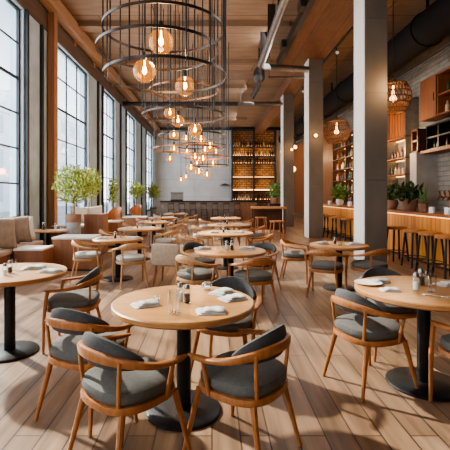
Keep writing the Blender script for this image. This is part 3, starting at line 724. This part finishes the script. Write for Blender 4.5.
# ------------------------------------------------------------------ back of the room
BX0, BX1, BY = 1.45, 4.75, D-.001
zs = [1.05,1.75,2.70,3.75,4.32,5.0,ZC-.22]
t = thing('display_shelving', 'tall backlit steel shelving with bottles on the back wall', 'shelving', ((BX0+BX1)/2,BY,1.05)); hw = (BX1-BX0)/2
for z in zs: MB().box(-hw,hw,-.5,-.001,z-1.05-.045,z-1.05+.045).build('shelf', 'frame_metal', t, smooth=False)
for u in (-hw, -.05, hw-.1): MB().box(u,u+.1,-.52,-.001,-1.05,ZC-1.05-.21).build('upright', 'frame_metal', t, smooth=False)
MB().box(-hw,hw,-.04,-.001,-1.05,ZC-1.05-.22).build('back_panel', 'stone', t, smooth=False)
for z in (1.10,1.80,2.75,3.80,4.37,5.05): MB().box(-hw+.12,hw-.12,-.12,-.06,z-1.05,z-1.05+.06).build('light_strip', 'strip' if z in (1.80,4.37) else 'soft_strip', t, smooth=False)
for z, n in ((1.096,18),(3.796,16),(4.366,18),(5.046,18)):
    bottles(D-.3, BX0+.15, BX1-.15, z, n, 'bottle on the %s shelf of the backlit shelving at the back wall' % {1.096:'lowest',3.796:'third lit',4.366:'second highest',5.046:'highest'}[z], 'bottles on backlit shelf at %.1f metres' % z, 'x', 1.45)
t = thing('service_counter', 'concrete service counter with dark top across the back of the room', 'counter', (-.2,23.4,0))
MB().box(-2.75,2.8,-.4,.4,0,1.03).build('body', 'bar_concrete', t, smooth=False)
MB().box(-2.8,2.85,-.45,.45,1.03,1.10).build('worktop', 'black_metal', t, smooth=False)
MB().box(1.55,2.78,-.42,-.401,.02,1.02).build('wood_panel', 'box_wood', t, smooth=False)
t = thing('coffee_machine', 'small coffee machine at the left end of the back counter', 'machine', (-2.05,23.4,1.101))
MB().box(-.35,.35,-.25,.25,0,.08).build('base', 'black_metal', t, smooth=False); MB().box(-.35,.35,0,.25,.08,.42).build('body', 'steel', t, smooth=False); MB().box(-.36,.36,-.22,.26,.42,.52,bev=.02).build('top', 'steel', t, smooth=False)
t = thing('wall_lamp', 'small dark swing-arm lamp on the grey back wall', 'lamp', (.95,D,2.2))
MB().bar((0,-.001,0),(0,-.35,.05),.05).build('arm', 'black_metal', t); MB().lathe([(0,.08),(.12,.05),(.4,-.06),(.38,-.08),(0,-.02)], 18).build('lamp_shade', 'black_metal', t, loc=(0,-.36,.04))
def make_wood_stool(back=False, name='counter_stool', wood='chair_wood'):
    t = thing(name, '', 'stool')
    MB().box(-.18,.18,-.18,.18,.62,.66,bev=.012).build('seat', wood, t)
    for a in (-1,1):
        for b in (-1,1): MB().bar((.14*a,.14*b,.63),(.19*a,.19*b,0),.02,.016).build('leg', wood, t)
    for a in (-1,1): MB().bar((.178*a,-.178,.22),(.178*a,.178,.22),.012).bar((-.178,.178*a,.3),(.178,.178*a,.3),.012).build('stretcher', wood, t)
    if back:
        for a in (-1,1): MB().bar((.15*a,-.16,.64),(.17*a,-.21,1.0),.016).build('back_post', wood, t)
        MB().sweep([(-.18,-.20,.97),(-.1,-.235,.97),(0,-.245,.97),(.1,-.235,.97),(.18,-.20,.97)], lambda u: rr(.025,.1,8)).build('backrest', wood, t)
    return t
ws = make_wood_stool(); wb = make_wood_stool(True, wood='dark_wood')
for i in range(7): place(wb, (-2.3+.62*i,22.55,0), random.uniform(-.15,.15), 'backed wooden stool in the row along the concrete back counter', 'stools along the back counter')
place(ws, (1.98,12.2,0), .2, 'wooden stool standing in front of the high back table')
place(ws, (1.75,14.3,0), .1, 'wooden stool tucked under the right side of the high back table')
t = thing('high_table', 'dark wooden high table in front of the back shelving', 'table', (2.15,15.2,0))
MB().box(-.66,.62,-.4,.4,.93,1.0,bev=.01).build('tabletop', 'rim_wood', t, ang=30)
for a in (-.58,.54):
    for b in (-.33,.33): MB().box(a-.04,a+.04,b-.04,b+.04,0,.93).build('leg', 'dark_wood', t, smooth=False)
MB().box(-.56,.52,.25,.29,.1,.9).build('back_panel', 'dark_wood', t, smooth=False)
pot_plant(3.05, 19.6, 1.02, .2, .3, 'leafy plant on a plinth left of the third column', 'leaf_bright', 260, .35, .75)
t = thing('plant_plinth', 'dark plinth carrying a leafy plant beside the third column', 'plinth', (3.05,19.6,0)); MB().box(-.25,.25,-.25,.25,.05,.98,bev=.01).build('body', 'dark_wood', t, smooth=False); MB().box(-.27,.27,-.27,.27,.98,1.018).build('top', 'black_metal', t, smooth=False); MB().box(-.22,.22,-.22,.22,0,.05).build('foot', 'black_metal', t, smooth=False)
# ------------------------------------------------------------------ window side seating
t = thing('banquette', 'wooden window banquette with beige seat pad at the left edge', 'bench', (-3.85,7.6,0))
MB().box(-.34,.30,-1.9,.75,0,.40,bev=.01).build('base', 'box_wood', t, smooth=False)
MB().box(-.34,.33,-1.9,.78,.40,.50,bev=.03).build('seat_pad', 'beige', t)
MB().box(-.34,-.27,-1.9,.75,.50,.72,bev=.02).build('backrest', 'beige', t)
def pillow(x, y, z, w, h, rot, m, label, group=None):
    mb = MB(); n = 14
    def pt(i, j, s_):
        u = -1+2*i/n; v = -1+2*j/n; k = (1-u**4)*(1-v**4)
        q = 1-.07*(1-abs(u))*abs(v)**2; q2 = 1-.07*(1-abs(v))*abs(u)**2
        return Vector((u*w/2*q2*1.0, s_*.085*max(0,k)**.55, v*h/2*q))
    for s_ in (1,-1):
        g = [[mb.bm.verts.new(pt(i,j,s_)) for j in range(n+1)] for i in range(n+1)]
        for i in range(n):
            for j in range(n): mb.bm.faces.new((g[i][j],g[i+1][j],g[i+1][j+1],g[i][j+1]))
    bmesh.ops.remove_doubles(mb.bm, verts=mb.bm.verts, dist=1e-4)
    o = mb.build('cushion', m, ang=180); o.location = (x,y,z); o.rotation_euler = rot; return tag(o, label, 'cushion', group)
pillow(-3.72, 6.98, .78, .62, .58, (-.32,.1,.95), 'cushion', 'large taupe cushion at the left edge of the window banquette')
pillow(-3.86, 7.42, .77, .55, .52, (-.3,0,1.1), 'cushion_dark', 'dark taupe cushion, second from the left on the banquette')
pillow(-3.80, 7.80, .77, .52, .54, (-.3,0,.85), 'cushion', 'taupe cushion in the middle of the window banquette')
pillow(-3.86, 8.2, .76, .46, .50, (-.28,0,.9), 'cushion_white', 'pale cushion at the right end of the window banquette')
def wbox(x, y, w, d, h, label, topm='white_top', name='wooden_box_seat'):
    t = thing(name, label, 'box seat', (x,y,0))
    MB().box(-w/2,w/2,-d/2,d/2,.03,h-.04,bev=.008).build('box', 'box_wood', t, smooth=False)
    MB().box(-w/2+.03,w/2-.03,-d/2+.03,d/2-.03,0,.03).build('plinth', 'black_metal', t, smooth=False)
    MB().box(-w/2-.01,w/2+.01,-d/2-.01,d/2+.01,h-.04,h,bev=.01).build('top', topm, t, smooth=False)
wbox(-3.24, 7.28, .50, .5, .50, 'low wooden box seat with pale top in front of the banquette')
wbox(-2.66, 7.9, .76, .6, .64, 'wooden box with pale top left of the first left-row table')
wbox(-2.86, 9.9, .46, .5, .98, 'tall wooden booth block beside the tree planter', 'box_wood')
wbox(-2.86, 11.3, .58, .6, .72, 'wooden box with pale top beside the tall booth block')
wbox(-2.75, 14.3, .85, .6, .68, 'low wooden box with pale top farther along the windows')
wbox(-3.55, 10.3, .9, .6, .68, 'low wooden bench box with pale top behind the tall booth block')
pillow(-3.38, 10.2, .93, .46, .46, (-.3,.1,.5), 'cushion_white', 'white cushion leaning on the low bench beside the tree planter')
pillow(-3.10, 10.5, .93, .46, .46, (-.3,-.1,.2), 'cushion_white', 'white cushion behind the tall booth block, right of the other one')
def round_back(x, y, z, label, s=1):
    t = thing('lounge_chair', label, 'chair', (x,y,0), face(-.5,-.9))
    MB().lathe([(0,.40),(1,.40),(1.02,.43),(1,.46),(0,.46)], 28, outline=sup(.25*s,.24*s,3)).build('seat', 'chair_wood', t)
    MB().sweep([(.25*s*math.cos(PI+PI*i/14), .24*s*math.sin(PI+PI*i/14), z-.22+.03*math.sin(PI*i/14)) for i in range(15)], lambda u: rr(.03, .10+.36*math.sin(PI*u)**.8, 12, 2.4)).build('backrest', 'chair_wood', t)
    for a in (-1,1):
        for b in (-1,1): MB().bar((.18*s*a,.17*s*b,.41),(.2*s*a,.2*s*b,0),.02,.014).build('leg', 'chair_wood', t)
        MB().bar((.2*s*a,-.12*s,.44),(.2*s*a,-.14*s,z-.15),.015).build('back_post', 'chair_wood', t)
round_back(-3.0, 12.2, 1.05, 'round-backed wooden chair behind the second wooden box by the windows')
round_back(-2.95, 15.3, 1.05, 'round-backed wooden chair farther along by the windows')
t = thing('side_table', 'small pale round-edged table between banquette and tree planter', 'table', (-3.60,8.78,0))
MB().lathe([(0,.635),(.97,.635),(1,.645),(1,.67),(.97,.68),(0,.68)], 40, outline=sup(.43,.26,2.6)).build('tabletop', 'far_top', t)
MB().bar((0,0,.02),(0,0,.636),.035,n=16).build('pedestal', 'black_metal', t); MB().lathe([(0,0),(.2,0),(.2,.02),(0,.025)], 30).build('base', 'black_metal', t)
place(pep, (-3.68,8.75,.681), 0, 'dark pepper shaker on the small table by the banquette', scale=(1.6,1.6,1.6))
place(salt, (-3.40,8.7,.681), 0, 'salt shaker on the small table by the banquette', scale=(1.4,1.4,1.4))
place(vot, (-3.30,8.8,.681), 0, 'tiny candle holder on the small table by the banquette')
# ---- trees
def tree(x, y, ph, pr, trunk_top, crown, crown_r, sq, n, label, size=.13, lm='leaf'):
    t = thing('potted_tree', label, 'plant', (x,y,0))
    pot = MB().lathe([(0,0),(pr*.86,0),(pr,ph*.82),(pr*.97,ph*.82),(0,ph*.82)], 28).build('pot', 'pot_grey', t)
    MB().lathe([(pr*.97,ph*.82),(pr*1.04,ph*.82),(pr*1.06,ph),(pr*.96,ph),(pr*.95,ph*.9),(0,ph*.9)], 28).build('rim', 'terracotta', pot)
    MB().lathe([(0,ph*.9+.002),(pr*.94,ph*.9+.002),(0,ph*.92)], 20).build('soil', 'soil', t)
    mb = MB().tube([(0,0,ph*.9),(.015,0,(ph+trunk_top)/2),(0,.01,trunk_top)], .022, 8)
    for i in range(9):
        a = 2.4*i; e = crown_r*.75
        mb.tube([(0,.005,trunk_top-.12+.04*i*.3),(e*.4*math.cos(a),e*.4*math.sin(a),crown-.1),(e*math.cos(a),e*math.sin(a),crown+crown_r*sq*(.1*(i%6)))], .009, 5)
    mb.build('trunk', 'trunk', t)
    mb = MB(); leaves(mb, n, ball((0,0,crown), crown_r, sq), size, .5); mb.build('foliage', lm, t, smooth=False)
tree(-3.20, 9.25, 1.0, .165, 1.42, 1.68, .44, 1.05, 2000, 'leafy potted olive tree nearest along the windows', .085)
tree(-3.66, 12.1, .75, .18, 1.45, 1.80, .32, 1.5, 1200, 'second leafy potted tree just right of the nearest tree', .085)
tree(-3.70, 14.9, .62, .17, 1.3, 1.55, .17, 3.0, 380, 'slim columnar potted tree in front of the grey pier')
tree(-3.72, 19.6, .70, .2, 1.25, 1.66, .36, 1.1, 420, 'bushy potted tree farther along the windows', .16)
tree(-3.60, 24.6, .70, .2, 1.25, 1.62, .38, 1.2, 420, 'farthest bushy potted tree along the windows', .18)
# remove prototypes that were never placed
for p in list(bpy.data.objects):
    if p.get('label') == '' :
        for c in list(p.children): bpy.data.objects.remove(c)
        bpy.data.objects.remove(p)
# ------------------------------------------------------------------ light
w = bpy.data.worlds.new('world'); scn.world = w; w.use_nodes = True
nt = w.node_tree; bg = nt.nodes['Background']
tc = nt.nodes.new('ShaderNodeTexCoord'); sx = nt.nodes.new('ShaderNodeSeparateXYZ'); rp = nt.nodes.new('ShaderNodeValToRGB')
nt.links.new(tc.outputs['Generated'], sx.inputs[0]); nt.links.new(sx.outputs['Z'], rp.inputs[0])
rp.color_ramp.elements[0].position = 0; rp.color_ramp.elements[0].color = (1.5,1.5,1.5,1)
rp.color_ramp.elements[1].position = .42; rp.color_ramp.elements[1].color = (.30,.36,.44,1)
nt.links.new(rp.outputs[0], bg.inputs['Color']); bg.inputs['Strength'].default_value = 4.2
def light(name, typ, loc, energy, col, **kw):
    l = bpy.data.lights.new(name, typ); l.energy = energy; l.color = col
    for k, v in kw.items(): setattr(l, k, v)
    o = bpy.data.objects.new(name, l); C.objects.link(o); o.location = loc; return o
s = light('sun', 'SUN', (-10,20,15), 13.0, (1,.88,.72), angle=math.radians(1.8))
s.rotation_euler = Vector((.76,-.62,-.62)).to_track_quat('-Z','Y').to_euler()
for a, b, n in WIN:
    o = light('window_skylight', 'AREA', (XL-.45,(a+b)/2,3.2), 80*(b-a), (1,.97,.93), shape='RECTANGLE', size=HEAD-.9, size_y=b-a)
    o.rotation_euler = (0,-PI/2,0)
W = (1,.62,.32)
for y in (6.5, 12.5, 19, 25.5):  # added area fills without fixtures, brighten the left wall
    o = light('fill_light', 'AREA', (2.1,y,5.2), 95, (1,.98,.96), shape='RECTANGLE', size=1.6, size_y=5.0)
    o.rotation_euler = Vector((-1,0,-.42)).to_track_quat('-Z','Y').to_euler()
for x, y, z, e in [(-.7,5.4,3.3,60),(-.55,8.0,3.0,60),(-.5,10.3,2.9,60),(-.3,13.4,2.6,60),(-.2,16,2.4,40),(4.28,9.45,3.7,34),(4.3,13.8,3.6,34),(4.9,28,4.4,80),(5.2,23,3.6,80)]:
    light('warm_lamp', 'POINT', (x,y,z), e, W, shadow_soft_size=.12)
for z in (2.2,3.2,4.7):
    for x in (2.2,3.9): light('shelf_lamp', 'POINT', (x,29.3,z), 16, W, shadow_soft_size=.15)
light('column_glow', 'POINT', (3.76,8.2,3.70), 26, W, shadow_soft_size=.08)  # added light with no fixture, gives the nearest column its warm glow
light('column_glow', 'POINT', (3.46,13.0,3.42), 9, W, shadow_soft_size=.06)
light('column_glow', 'POINT', (3.60,17.8,3.50), 9, W, shadow_soft_size=.06)
for y in (11.5, 13.2, 18.0): light('bar_lamp', 'POINT', (5.3,y,2.9), 60, W, shadow_soft_size=.2)
scn.view_settings.view_transform = 'AgX'; scn.view_settings.look = 'AgX - Medium High Contrast'; scn.view_settings.exposure = -.03
